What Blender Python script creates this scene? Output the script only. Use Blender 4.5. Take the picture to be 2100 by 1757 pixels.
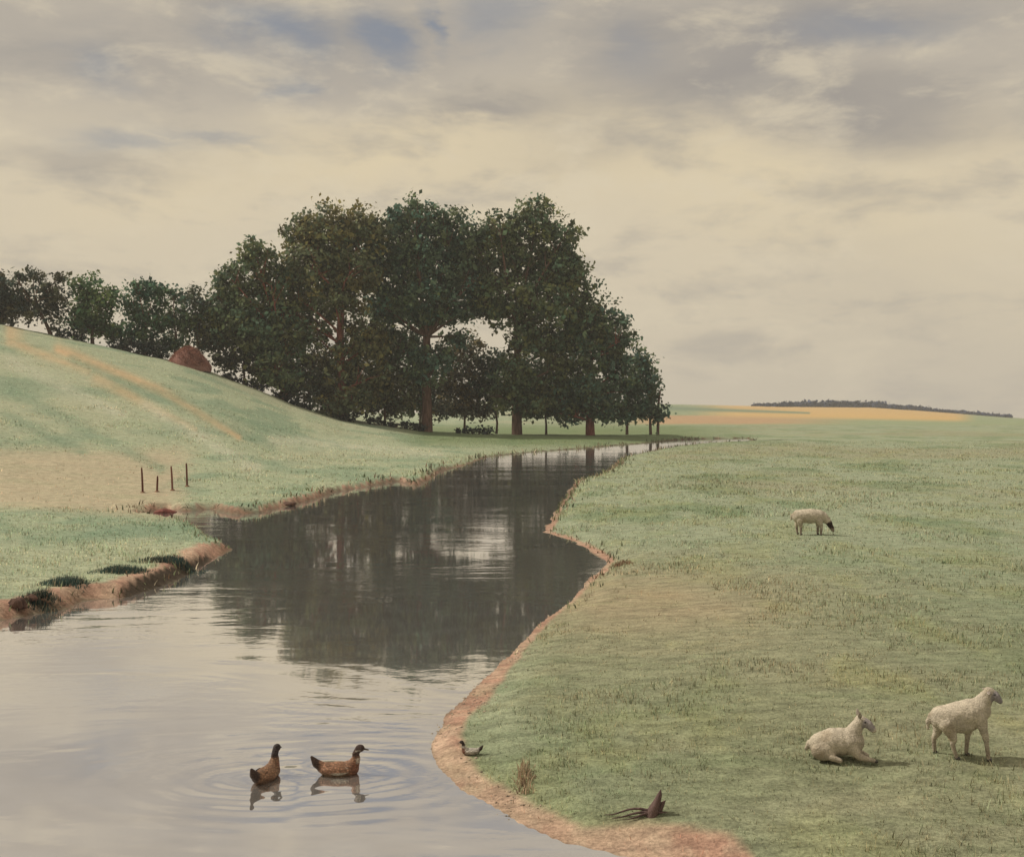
import bpy, bmesh, math, random
import numpy as np
from mathutils import Vector, Matrix

for o in list(bpy.data.objects): bpy.data.objects.remove(o)
scene = bpy.context.scene
COL = scene.collection
R = math.radians

# ------------------------------------------------------------------ camera
FPX, HZ, EYE = 1098.0, 410.0, 3.6          # focal length in px, horizon row, eye height
cam_d = bpy.data.cameras.new("camera")
cam = bpy.data.objects.new("camera", cam_d)
COL.objects.link(cam)
cam.location = (0, 0, EYE)
cam.rotation_euler = (R(90), 0, 0)
cam_d.sensor_width = 36.0
cam_d.lens = 36.0 * FPX / 1024.0
cam_d.shift_y = -(428.0 - HZ) / 1024.0
cam_d.clip_start = 0.1
cam_d.clip_end = 8000
scene.camera = cam

# ------------------------------------------------------------------ sun
SUN_EL, SUN_AZ = R(46), R(-70)             # azimuth from +Y (view direction), negative = left
sd_dir = Vector((math.sin(SUN_AZ) * math.cos(SUN_EL), math.cos(SUN_AZ) * math.cos(SUN_EL), math.sin(SUN_EL)))
sun_d = bpy.data.lights.new("sun", 'SUN')
sun_d.energy = 3.4
sun_d.angle = R(2.0)
sun_d.color = (1.0, 0.93, 0.80)
sun = bpy.data.objects.new("sun", sun_d)
COL.objects.link(sun)
sun.rotation_euler = sd_dir.to_track_quat('Z', 'Y').to_euler()

scene.view_settings.view_transform = 'Standard'
scene.view_settings.look = 'None'
scene.view_settings.exposure = 0.0
scene.view_settings.gamma = 1.0
scene.view_settings.use_curve_mapping = False

def lin(c):
    f = lambda v: (v / 255.0) / 12.92 if v / 255.0 <= 0.04045 else ((v / 255.0 + 0.055) / 1.055) ** 2.4
    return tuple(f(v) for v in c)

# ------------------------------------------------------------------ node helper
class NT:
    def __init__(s, tree): s.t = tree; s.n = tree.nodes; s.l = tree.links
    def node(s, typ, **kw):
        n = s.n.new(typ)
        for k, v in kw.items(): setattr(n, k, v)
        return n
    def put(s, sock, v):
        if isinstance(v, bpy.types.NodeSocket): s.l.new(v, sock)
        else:
            if hasattr(sock.default_value, '__len__') and not hasattr(v, '__len__'): v = (v,) * len(sock.default_value)
            if hasattr(sock.default_value, '__len__') and len(sock.default_value) == 4 and len(v) == 3: v = tuple(v) + (1,)
            sock.default_value = v
    def m(s, op, a, b=0.0, c=None, clamp=False):
        n = s.node('ShaderNodeMath', operation=op); n.use_clamp = clamp
        s.put(n.inputs[0], a); s.put(n.inputs[1], b)
        if c is not None: s.put(n.inputs[2], c)
        return n.outputs[0]
    def vm(s, op, a, b):
        n = s.node('ShaderNodeVectorMath', operation=op)
        s.put(n.inputs[0], a)
        if op == 'SCALE': s.put(n.inputs['Scale'], b)
        else: s.put(n.inputs[1], b)
        return n.outputs[0]
    def mix(s, f, a, b, mode='MIX'):
        n = s.node('ShaderNodeMix', data_type='RGBA', blend_type=mode)
        s.put(n.inputs[0], f); s.put(n.inputs[6], a); s.put(n.inputs[7], b)
        return n.outputs[2]
    def noise(s, vec, scale, detail=4.0, rough=0.55, dist=0.0):
        n = s.node('ShaderNodeTexNoise')
        if vec is not None: s.put(n.inputs['Vector'], vec)
        s.put(n.inputs['Scale'], scale); s.put(n.inputs['Detail'], detail)
        s.put(n.inputs['Roughness'], rough); s.put(n.inputs['Distortion'], dist)
        return n.outputs[0]
    def remap(s, v, a, b, c=0.0, d=1.0):
        n = s.node('ShaderNodeMapRange', interpolation_type='SMOOTHSTEP')
        s.put(n.inputs[0], v); s.put(n.inputs[1], a); s.put(n.inputs[2], b); s.put(n.inputs[3], c); s.put(n.inputs[4], d)
        return n.outputs[0]

# ------------------------------------------------------------------ world: sky with thin overcast
world = bpy.data.worlds.new("World"); scene.world = world
world.use_nodes = True
world.node_tree.nodes.clear()
W = NT(world.node_tree)
def build_world():
    tc = W.node('ShaderNodeTexCoord').outputs['Generated']
    nrm = W.vm('NORMALIZE', tc, (0, 0, 0))
    sep = W.node('ShaderNodeSeparateXYZ'); W.put(sep.inputs[0], nrm)
    x, y, z = sep.outputs
    az = W.m('ARCTAN2', x, y); el = W.m('ARCSINE', z)
    sky = W.node('ShaderNodeTexSky', sky_type='NISHITA')
    sky.sun_disc = False; sky.sun_elevation = SUN_EL; sky.sun_rotation = SUN_AZ
    sky.air_density = 1.0; sky.dust_density = 2.0; sky.ozone_density = 1.0
    K = 10.0                                  # cloud radiance is divided by the 0.1 background strength
    def c(rgb, g=1.0): return tuple(v * K * g for v in lin(rgb))
    # soft domain warps
    v1 = W.vm('MULTIPLY', nrm, (1.0, 1.0, 3.0))
    wn = W.m('SUBTRACT', W.noise(v1, 3.2, 5, 0.6), 0.5)
    wn2 = W.m('SUBTRACT', W.noise(W.vm('ADD', v1, (7, 3, 1)), 7.0, 6, 0.65, 0.6), 0.5)
    elw = W.m('ADD', el, W.m('ADD', W.m('MULTIPLY', wn, 0.10), W.m('MULTIPLY', wn2, 0.05)))
    azw = W.m('ADD', az, W.m('ADD', W.m('MULTIPLY', wn, -0.14), W.m('MULTIPLY', wn2, 0.12)))
    def spot(px, py, sx, sy, rot=0.0, amp=1.0, raw=False):
        a0 = math.atan((px * .4876 - 512) / FPX)
        e0 = math.atan((HZ - py * .4876) / math.hypot(FPX, px * .4876 - 512))
        sx *= .4876 / FPX; sy *= .4876 / FPX
        da = W.m('SUBTRACT', azw, a0); de = W.m('SUBTRACT', elw, e0)
        cr, sr = math.cos(R(rot)), math.sin(R(rot))
        p = W.m('ADD', W.m('MULTIPLY', da, cr), W.m('MULTIPLY', de, sr))
        q = W.m('ADD', W.m('MULTIPLY', da, -sr), W.m('MULTIPLY', de, cr))
        r2 = W.m('ADD', W.m('POWER', W.m('ABSOLUTE', W.m('DIVIDE', p, sx)), 2.0), W.m('POWER', W.m('ABSOLUTE', W.m('DIVIDE', q, sy)), 2.0))
        return W.m('MULTIPLY', W.m('EXPONENT', W.m('MULTIPLY', r2, -1.0)), amp, clamp=True)
    # base: pale warm veil near the horizon, greyer higher up
    col = W.mix(W.remap(elw, 0.0, 0.16), c((207, 195, 172)), c((213, 200, 175)))
    col = W.mix(W.remap(elw, 0.185, 0.30), col, c((186, 177, 163)))
    # creamy light arch
    for a in ((750, 300, 330, 55, 8, .85), (1150, 320, 420, 75, 0, .8), (1600, 400, 420, 110, -14, .75), (350, 400, 260, 80, 15, .45), (1900, 300, 160, 70, -15, .6)):
        col = W.mix(spot(*a), col, c((222, 206, 173)))
    # grey cloud swathes
    for a in ((1000, 225, 130, 32, -5, .75), (1500, 150, 330, 70, 18, .8), (1750, 240, 210, 62, -12, .85), (1900, 190, 150, 40, 0, .6), (1320, 100, 190, 70, 25, .45),
              (200, 335, 170, 26, 0, .5), (300, 110, 330, 40, 0, .35), (700, 60, 260, 60, 0, .45), (1600, 40, 380, 45, 0, .5), (1850, 640, 260, 130, -20, .15)):
        col = W.mix(spot(*a), col, c((152, 147, 143)))
    # dry streaks
    st = W.noise(W.vm('MULTIPLY', nrm, (1.6, 1.6, 4.6)), 5.0, 6, 0.6, 0.25)
    col = W.mix(W.remap(st, 0.48, 0.70, 0, .5), col, c((158, 153, 147)))
    st2 = W.noise(W.vm('ADD', W.vm('MULTIPLY', nrm, (1.6, 1.6, 4.0)), (3, 9, 2)), 7.0, 6, 0.62, 0.2)
    col = W.mix(W.remap(st2, 0.48, 0.72, 0, .6), col, c((219, 206, 180)))
    # gaps where blue shows
    blue = W.vm('SCALE', sky.outputs[0], 0.55)
    blue = W.mix(0.86, blue, c((130, 139, 153)))
    g = None
    for a in ((560, 45, 90, 42, 0, .75), (740, 55, 60, 50, 0, .85), (880, 35, 26, 30, 0, .8), (565, 150, 40, 25, 0, .5), (260, 290, 110, 24, 0, .5), (420, 270, 120, 18, -5, .4), (230, 130, 45, 35, 0, .4),
              (1800, 50, 140, 30, 0, .5), (1010, 40, 80, 40, 0, .5), (1310, 110, 50, 60, 30, .3)):
        k = spot(*a); g = k if g is None else W.m('MAXIMUM', g, k)
    col = W.mix(g, col, blue)
    # overcast luminance rises towards the zenith (outside the picture)
    gain = W.remap(el, 0.36, 1.2, 1.0, 1.45)
    col = W.vm('SCALE', col, gain)
    # below the horizon
    col = W.mix(W.remap(el, -0.12, -0.02), c((110, 105, 90)), col)
    bg = W.node('ShaderNodeBackground'); W.put(bg.inputs[0], col); bg.inputs[1].default_value = 0.1
    out = W.node('ShaderNodeOutputWorld'); W.l.new(bg.outputs[0], out.inputs[0])
build_world()

# ------------------------------------------------------------------ object helpers
def link(o, parent=None):
    COL.objects.link(o)
    if parent is not None: o.parent = parent
    return o
def tag(o, label=None, cat=None, group=None, kind=None):
    if label: o['label'] = label
    if cat: o['category'] = cat
    if group: o['group'] = group
    if kind: o['kind'] = kind
    return o
def empty(name, loc, rz=0.0, scale=1.0):
    o = bpy.data.objects.new(name, None)
    o.empty_display_size = 0.2
    o.location = loc; o.rotation_euler = (0, 0, rz); o.scale = (scale,) * 3
    return link(o)
def np_mesh(name, verts, faces, mat, parent=None, smooth=False, col=None, normals=None):
    """faces: (n,k) int array"""
    me = bpy.data.meshes.new(name)
    verts = np.asarray(verts, dtype=np.float32); faces = np.asarray(faces, dtype=np.int32)
    n, k = faces.shape
    me.vertices.add(len(verts)); me.vertices.foreach_set('co', verts.ravel())
    me.loops.add(n * k); me.loops.foreach_set('vertex_index', faces.ravel())
    me.polygons.add(n); me.polygons.foreach_set('loop_start', np.arange(0, n * k, k, dtype=np.int32))
    me.polygons.foreach_set('loop_total', np.full(n, k, dtype=np.int32))
    me.polygons.foreach_set('use_smooth', np.full(n, smooth, dtype=bool))
    me.update(calc_edges=True)
    if col is not None:
        a = me.color_attributes.new('Col', 'FLOAT_COLOR', 'POINT')
        c4 = np.ones((len(verts), 4), dtype=np.float32); c4[:, :3] = col
        a.data.foreach_set('color', c4.ravel())
    if normals is not None:
        me.normals_split_custom_set_from_vertices([tuple(v) for v in normals])
    me.materials.append(mat)
    return link(bpy.data.objects.new(name, me), parent)

def new_mat(name):
    m = bpy.data.materials.new(name); m.use_nodes = True
    m.node_tree.nodes.clear()
    return m, NT(m.node_tree)
def finish(N, base, rough=0.9, bump=None, bstr=0.5, bdist=0.02, spec=0.2, thin=0.0):
    p = N.node('ShaderNodeBsdfPrincipled')
    N.put(p.inputs['Base Color'], base); N.put(p.inputs['Roughness'], rough)
    p.inputs['Specular IOR Level'].default_value = spec
    if bump is not None:
        b = N.node('ShaderNodeBump'); N.put(b.inputs['Height'], bump)
        b.inputs['Strength'].default_value = bstr; b.inputs['Distance'].default_value = bdist
        N.l.new(b.outputs[0], p.inputs['Normal'])
    o = N.node('ShaderNodeOutputMaterial')
    if thin:
        t = N.node('ShaderNodeBsdfTranslucent'); N.put(t.inputs[0], base)
        mx = N.node('ShaderNodeMixShader'); mx.inputs[0].default_value = thin
        N.l.new(p.outputs[0], mx.inputs[1]); N.l.new(t.outputs[0], mx.inputs[2]); N.l.new(mx.outputs[0], o.inputs[0])
    else: N.l.new(p.outputs[0], o.inputs[0])
    return p
def attr(N, name='Col'):
    a = N.node('ShaderNodeAttribute'); a.attribute_name = name
    return a.outputs['Color']
def pos(N): return N.node('ShaderNodeNewGeometry').outputs['Position']

# ------------------------------------------------------------------ numeric noise
_rng = np.random.RandomState(5)
_tab = _rng.rand(256, 256)
def vnoise(x, y):
    xi = np.floor(x).astype(int); yi = np.floor(y).astype(int)
    fx = x - xi; fy = y - yi
    fx = fx * fx * (3 - 2 * fx); fy = fy * fy * (3 - 2 * fy)
    a = _tab[xi % 256, yi % 256]; b = _tab[(xi + 1) % 256, yi % 256]
    c = _tab[xi % 256, (yi + 1) % 256]; d = _tab[(xi + 1) % 256, (yi + 1) % 256]
    return (a * (1 - fx) + b * fx) * (1 - fy) + (c * (1 - fx) + d * fx) * fy
def fbm(x, y, o=4):
    s = 0; a = 1; t = 0
    for i in range(o):
        s = s + a * vnoise(x * 2 ** i + 17.3 * i, y * 2 ** i + 9.1 * i); t += a; a *= 0.55
    return s / t
def sstep(a, b, v):
    t = np.clip((v - a) / (b - a), 0, 1)
    return t * t * (3 - 2 * t)

# ------------------------------------------------------------------ the lie of the land
S = 1024.0 / 2100.0
def at(bx, by, z=0.0, Y=None):
    """point on plane z (or at depth Y) seen at sketch coordinate bx, by"""
    px, py = bx * S, by * S
    if Y is None: Y = (EYE - z) * FPX / (py - HZ)
    else: z = EYE - (py - HZ) / FPX * Y
    return ((px - 512.0) / FPX * Y, Y, z)
LIP = 0.13
river_px = [(-300, 1300, 0), (0, 1272, 0), (60, 1258, 0), (130, 1248, 0), (170, 1230, 0), (215, 1228, 0), (260, 1226, 0), (330, 1202, 0), (400, 1172, 0), (445, 1142, 0), (474, 1124, 0),
    (448, 1106, LIP), (415, 1084, LIP), (380, 1068, LIP), (335, 1058, LIP), (285, 1052, LIP),
    (330, 1043, 0), (380, 1048, 0), (430, 1043, 0), (480, 1054, 0), (540, 1050, 0), (600, 1034, 0), (650, 1022, 0), (690, 1008, 0), (760, 996, 0), (815, 986, 0), (850, 997, 0), (880, 984, 0),
    (905, 966, 0), (960, 952, 0), (1000, 936, 0), (1060, 930, 0), (1110, 925, 0), (1200, 919, 0), (1260, 913, 0), (1330, 908, 0), (1385, 902, 0), (1450, 899, 0), (1530, 898, 0),
    (1545, 901, LIP), (1450, 906, LIP), (1390, 912, LIP), (1330, 922, LIP), (1275, 934, LIP), (1252, 955, LIP), (1222, 976, 0), (1182, 985, 0), (1162, 1012, 0), (1142, 1040, 0), (1126, 1072, 0), (1116, 1090, 0),
    (1160, 1103, 0), (1205, 1124, 0), (1243, 1147, 0), (1228, 1166, 0.03), (1180, 1215, 0.03), (1110, 1270, 0.03), (1055, 1325, 0.03), (1000, 1378, 0.03), (962, 1424, 0.03), (912, 1470, 0.03), (887, 1515, 0.03),
    (898, 1560, 0.03), (945, 1612, 0.03), (1045, 1672, 0.03), (1150, 1716, 0.03), (1290, 1750, 0.03), (1420, 1775, 0.03), (1600, 1850, 0.03)]
river = [at(a, b, c)[:2] for a, b, c in river_px] + [(3.0, 4.0), (5.0, -10.0), (4.0, -60.0), (-60.0, -60.0), (-60.0, 12.0), (-30.0, 17.5)]
river = np.array(river)
def sdist(x, y):
    """signed distance to the shoreline, positive on land"""
    best = np.full(x.shape, 1e9); inside = np.zeros(x.shape, bool)
    n = len(river)
    for i in range(n):
        ax, ay = river[i]; bx, by = river[(i + 1) % n]
        ex, ey = bx - ax, by - ay
        t = np.clip(((x - ax) * ex + (y - ay) * ey) / (ex * ex + ey * ey), 0, 1)
        best = np.minimum(best, np.hypot(x - ax - t * ex, y - ay - t * ey))
        c = ((ay > y) != (by > y)) & (x < (bx - ax) * (y - ay) / (by - ay + 1e-12) + ax)
        inside ^= c
    return np.where(inside, -best, best)
def colx(x, y):
    """sketch column of a point (clamped outside the view)"""
    yy = np.maximum(y, 0.5)
    c = (512 + FPX * x / yy) / S
    c = np.where(y < 0.5, np.where(x < 0, -1500, 3600), c)
    return np.clip(c, -1500, 3600)
_fx = [-1500, 0, 300, 480, 700, 870, 1000, 1200, 1380, 1600]
_fd = [40, 40, 43, 45, 57, 70, 92, 112, 128, 150]
_cx = [-1500, -400, 0, 100, 250, 350, 440, 600, 700, 800, 880, 1060, 1210, 1380, 1600]
_cy = [560, 615, 664, 685, 716, 739, 766, 829, 858, 875, 886, 889, 891, 888, 886]
_cd = [125, 125, 125, 125, 126, 127, 128, 130, 131, 132, 133, 134, 135, 142, 160]
_hx = [-1500, 900, 1370, 1600, 1780, 1900, 2000, 2100, 2500, 3600]
_hy = [818, 821, 828, 833, 834, 842, 850, 858, 866, 870]
def height(x, y, sd=None):
    if sd is None: sd = sdist(x, y)
    d = np.maximum(y, 0.5) * 0 + np.where(y > 0.5, y, 0.5)
    cx = colx(x, y)
    leftside = sstep(1000, 700, cx)
    # bank
    wob = (fbm(x * 1.3, y * 1.3, 3) - .5)
    s = sd + wob * 0.22 * np.clip(d / 15, .5, 2.2) * sstep(-.2, .2, sd + .25)
    steep = np.where(cx < 880, 1.0, sstep(1000, 880, cx))
    lip_w = 0.35 * steep + 0.9 * (1 - steep)
    lip_h = 0.24 * steep + 0.13 * (1 - steep)
    zb = lip_h * sstep(0.0, 1.0, s / lip_w) + 0.16 * sstep(0.5, 5.0, s) * (1 - .3 * steep)
    zb = np.where(s < 0, -0.9 * sstep(0, 1, -s / 1.8), zb)
    # hill on the left and the ground under the trees
    db = np.interp(cx, _fx, _fd); dc = np.interp(cx, _cx, _cd)
    yc = np.interp(cx, _cx, _cy); zc = EYE - (yc * S - HZ) / FPX * dc
    t = np.clip((d - db) / (dc - db), 0, None)
    tt = np.clip(t, 0, 1)
    e = 0.55 * tt ** 1.15 + 0.45 * tt * tt * (3 - 2 * tt)
    zh = (zc - 0.35) * e
    drop = sstep(1.4, 5.0, t)
    zl = zh * (1 - 0.6 * drop)
    # far country on the right
    hy = np.interp(cx, _hx, _hy); ztop = EYE - (hy * S - HZ) / FPX * 700.0
    f = np.clip((d - 260) / (700 - 260), 0, 1)
    zf = (ztop - 0.3) * (0.5 * f + 0.5 * f * f)
    zf = zf - sstep(700, 2200, d) * 45
    w = sstep(820, 1000, cx)
    past = sstep(1.0, 1.6, t)
    zr = zh * (1 - past) * sstep(1700, 1450, cx) + zf * sstep(0, 1, (d - 200) / 120)
    z = zb + (1 - w) * zl + w * zr
    z = z + (fbm(x / 9.0, y / 9.0, 3) - .5) * 0.22 * sstep(2, 12, sd) * (1 + 2.0 * sstep(40, 120, d) * leftside)
    z = z + (fbm(x * 1.7, y * 1.7, 3) - .5) * .06 * sstep(.1, .8, sd)
    # cut the hill away at the water
    return np.where(s < 0, np.minimum(z, zb), z)

def c3(r, g, b): return np.array((r, g, b), dtype=float)
def strokes(x0, y0, x1, y1, bx, by, w0, w1):
    ex, ey = x1 - x0, y1 - y0
    t = np.clip(((bx - x0) * ex + (by - y0) * ey) / (ex * ex + ey * ey), 0, 1)
    r = np.hypot(bx - x0 - t * ex, by - y0 - t * ey)
    return np.exp(-(r / (w0 + (w1 - w0) * t)) ** 2)
def ground_color(x, y, z, sd):
    d = np.where(y > 0.5, y, 0.5)
    bx = colx(x, y); by = np.clip((HZ + FPX * (EYE - z) / d) / S, 700, 3000)
    n1 = fbm(x / 3.0 + 40, y / 6.0, 4); n2 = fbm(x / 0.9, y / 1.7 + 8, 4); n3 = fbm(x / 14.0 + 5, y / 22.0 + 3, 4)
    right = sstep(900, 1150, bx + (by - 1100) * 0.0)
    right = np.maximum(right, sstep(1300, 1600, by))
    def L(c, a): return c[None, :] * (1 - a[:, None]) + a[:, None] * 0
    def mixc(base, c, a): return base * (1 - a[:, None]) + c[None, :] * a[:, None]
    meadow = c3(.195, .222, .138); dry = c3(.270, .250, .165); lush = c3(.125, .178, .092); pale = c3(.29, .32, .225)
    col = np.tile(c3(.315, .345, .235), (len(x), 1))                 # pale hill grass
    col = mixc(col, c3(.21, .27, .185), sstep(.44, .62, n1) * .8)
    col = mixc(col, c3(.36, .36, .25), sstep(.5, .7, n3) * .6)
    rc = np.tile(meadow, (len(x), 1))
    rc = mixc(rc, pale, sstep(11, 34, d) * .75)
    rc = mixc(rc, lush, sstep(.5, .68, n1) * .55)
    rc = mixc(rc, dry, sstep(.5, .7, n3) * .55)
    rc = mixc(rc, c3(.26, .27, .13), sstep(.5, .7, n2) * .35)
    col = col * (1 - right[:, None]) + rc * right[:, None]
    # worn pinkish-dry patch beside the bay
    col = mixc(col, c3(.33, .255, .165), np.exp(-((bx - 1330) / 260) ** 2 - ((by - 1235) / 62) ** 2) * (.45 + .5 * n2))
    # dry reed path on the left
    pth = sstep(905, 945, by + (bx * .03) + (n1 - .5) * 30) * sstep(1052, 1020, by - bx * .07) * sstep(420, 330, bx + (n2 - .5) * 90) * (d > 20)
    col = mixc(col, c3(.40, .335, .235), pth * .85)
    # tracks worn in the hill
    tr = np.maximum.reduce([strokes(120, 715, 330, 800, bx, by, 10, 9), strokes(330, 800, 490, 895, bx, by, 9, 6), strokes(200, 775, 400, 880, bx, by, 14, 5) * .55, strokes(20, 700, 180, 760, bx, by, 10, 8) * .6])
    col = mixc(col, c3(.50, .35, .205), np.clip(tr * (.55 + 1.0 * n2), 0, 1) * (d > 45))
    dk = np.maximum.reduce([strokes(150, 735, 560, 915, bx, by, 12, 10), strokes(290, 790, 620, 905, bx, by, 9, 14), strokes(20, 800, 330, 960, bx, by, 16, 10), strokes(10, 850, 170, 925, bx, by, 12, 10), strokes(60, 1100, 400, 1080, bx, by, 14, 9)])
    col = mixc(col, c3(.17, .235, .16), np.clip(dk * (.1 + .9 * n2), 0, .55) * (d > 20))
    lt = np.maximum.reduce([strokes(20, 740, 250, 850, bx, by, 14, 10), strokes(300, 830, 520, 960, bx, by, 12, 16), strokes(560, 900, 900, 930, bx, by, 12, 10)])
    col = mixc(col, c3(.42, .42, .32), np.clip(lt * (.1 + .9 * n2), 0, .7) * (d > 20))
    # greener band along the far left bank and under the wood
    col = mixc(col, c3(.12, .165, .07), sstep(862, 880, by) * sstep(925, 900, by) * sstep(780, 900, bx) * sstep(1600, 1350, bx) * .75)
    # far fields
    far = sstep(230, 260, d) * sstep(1250, 1350, bx)
    col = mixc(col, c3(.24, .28, .165), far * .8)
    col = mixc(col, c3(.40, .255, .15), far * sstep(849, 853, by) * sstep(872, 866, by - (n1 - .5) * 6) * sstep(1800, 1550, bx) * .9)
    wheat = far * sstep(862, 852, by - (bx - 1700) * .02) * sstep(1400, 1520, bx + (n2 - .5) * 60) * sstep(2010, 1950, bx)
    col = mixc(col, c3(.50, .335, .145), wheat)
    col = mixc(col, c3(.15, .20, .13), far * strokes(1360, 836, 1660, 846, bx, by, 5, 2.0))
    # bare earth along the water
    steep = sstep(1000, 880, bx) * sstep(1500, 1300, by)
    wide = 0.27 + 0.22 * sstep(1180, 1330, bx) * sstep(1560, 1620, by) * sstep(1620, 1500, bx)
    wide = wide * (1 - .6 * sstep(13, 20, d)) ; wide = np.where(d > 24, 0.14 + d * 0.002, wide)
    spit = sstep(500, 470, bx) * (by > 1112) * (d > 14) * (d < 30)
    wide = wide * (1 - spit) + .62 * spit
    wide = wide * (0.55 + 0.9 * fbm(x * 1.1 + 3, y * 1.1, 3))
    ea = sstep(wide * 1.12 + .03, wide * .82, sd)
    earth = np.tile(c3(.37, .225, .165), (len(x), 1))
    n5 = fbm(x * 5, y * 9, 4)
    earth = mixc(earth, c3(.44, .33, .24), sstep(.5, .66, n5) * .55)
    earth = mixc(earth, c3(.44, .33, .24), sstep(.52, .66, n2) * .6)
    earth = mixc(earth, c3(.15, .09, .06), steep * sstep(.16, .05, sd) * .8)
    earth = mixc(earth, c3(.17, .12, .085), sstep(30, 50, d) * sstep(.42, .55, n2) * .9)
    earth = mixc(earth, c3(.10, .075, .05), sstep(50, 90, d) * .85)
    undercut_shade = sstep(235, 265, bx) * sstep(445, 420, bx) * (by > 1140) * (d > 15) * sstep(.36, .26, sd + (n2 - .5) * .15)  # shade of the undercut bank, painted as a dark strip in the earth colour
    earth = mixc(earth, c3(.06, .045, .032), np.clip(undercut_shade * 1.1, 0, 1))
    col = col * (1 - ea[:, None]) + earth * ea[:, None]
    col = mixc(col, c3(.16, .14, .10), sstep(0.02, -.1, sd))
    return np.clip(col, 0, 1)

# ground material
def ground_mat(name, amp=1.0, bump=True, thin=0.0):
    m, N = new_mat(name)
    P = pos(N); c = attr(N)
    a = N.noise(N.vm('MULTIPLY', P, (1.0, 2.2, 1.0)), 3.0, 8, 0.65, 0.4)
    b = N.noise(N.vm('MULTIPLY', P, (0.35, 1.0, 0.5)), 1.1, 6, 0.6, 1.0)
    g = N.noise(P, 26.0, 6, 0.7)
    k = N.remap(a, .3, .7, .74, 1.26)
    c2 = N.vm('SCALE', c, k)
    c2 = N.vm('SCALE', c2, N.remap(g, .3, .7, .72, 1.3))
    c2 = N.mix(N.remap(b, .45, .72, 0, .35), c2, N.vm('MULTIPLY', c2, (0.72, 0.88, 0.74)))
    c2 = N.mix(N.remap(b, .48, .25, 0, .35), c2, N.vm('MULTIPLY', c2, (1.22, 1.08, 0.98)))
    finish(N, c2, 0.95, N.m('ADD', a, g) if bump else None, 0.6, 0.05, 0.1, thin)
    return m
M_GROUND = ground_mat('meadow_ground')
M_GRASS = ground_mat('grass_blades', bump=False, thin=0.5)

# terrain: one polar sheet round the viewer
angs = np.concatenate([np.linspace(-180, -42, 50, endpoint=False), np.linspace(-42, -28.5, 50, endpoint=False), np.linspace(-28.5, 28.5, 760, endpoint=False), np.linspace(28.5, 42, 50, endpoint=False), np.linspace(42, 180, 50)])
rad = np.concatenate([np.linspace(0.5, 6, 8, endpoint=False), 6 * np.exp(np.arange(0, 1, 1 / 460.0) * math.log(1500 / 6.0))])
A, RR = np.meshgrid(np.radians(angs), rad)
# depth-based rings inside the view so that rows follow the view
X = RR * np.sin(A); Y = RR * np.cos(A)
def smooth_terrain():
    x, y = X.ravel(), Y.ravel()
    sd = sdist(x, y); z = height(x, y, sd)
    nr, nc = X.shape
    idx = np.arange(nr * nc).reshape(nr, nc)
    q = np.stack([idx[:-1, :-1], idx[:-1, 1:], idx[1:, 1:], idx[1:, :-1]], -1).reshape(-1, 4)[:, ::-1]
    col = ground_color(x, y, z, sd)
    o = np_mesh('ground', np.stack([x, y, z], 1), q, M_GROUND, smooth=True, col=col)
    tag(o, 'rolling pale green meadow with a hill on the left and bare earth banks', None, None, 'structure')
smooth_terrain()
def H(x, y):
    return float(height(np.array([x], float), np.array([y], float))[0])
def ground_at(bx, Yd):
    x = (bx * S - 512.0) / FPX * Yd
    return x, Yd, H(x, Yd)
def ground_hit(bx, by, y0=6.0, y1=600.0):
    """where the line of sight through a sketch point meets the ground"""
    ys = np.exp(np.linspace(math.log(y0), math.log(y1), 3000))
    xs = (bx * S - 512.0) / FPX * ys; zr = EYE - (by * S - HZ) / FPX * ys
    hs = np.maximum(height(xs, ys), 0.0)
    k = np.argmax(zr <= hs)
    return xs[k], ys[k], hs[k]

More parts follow.
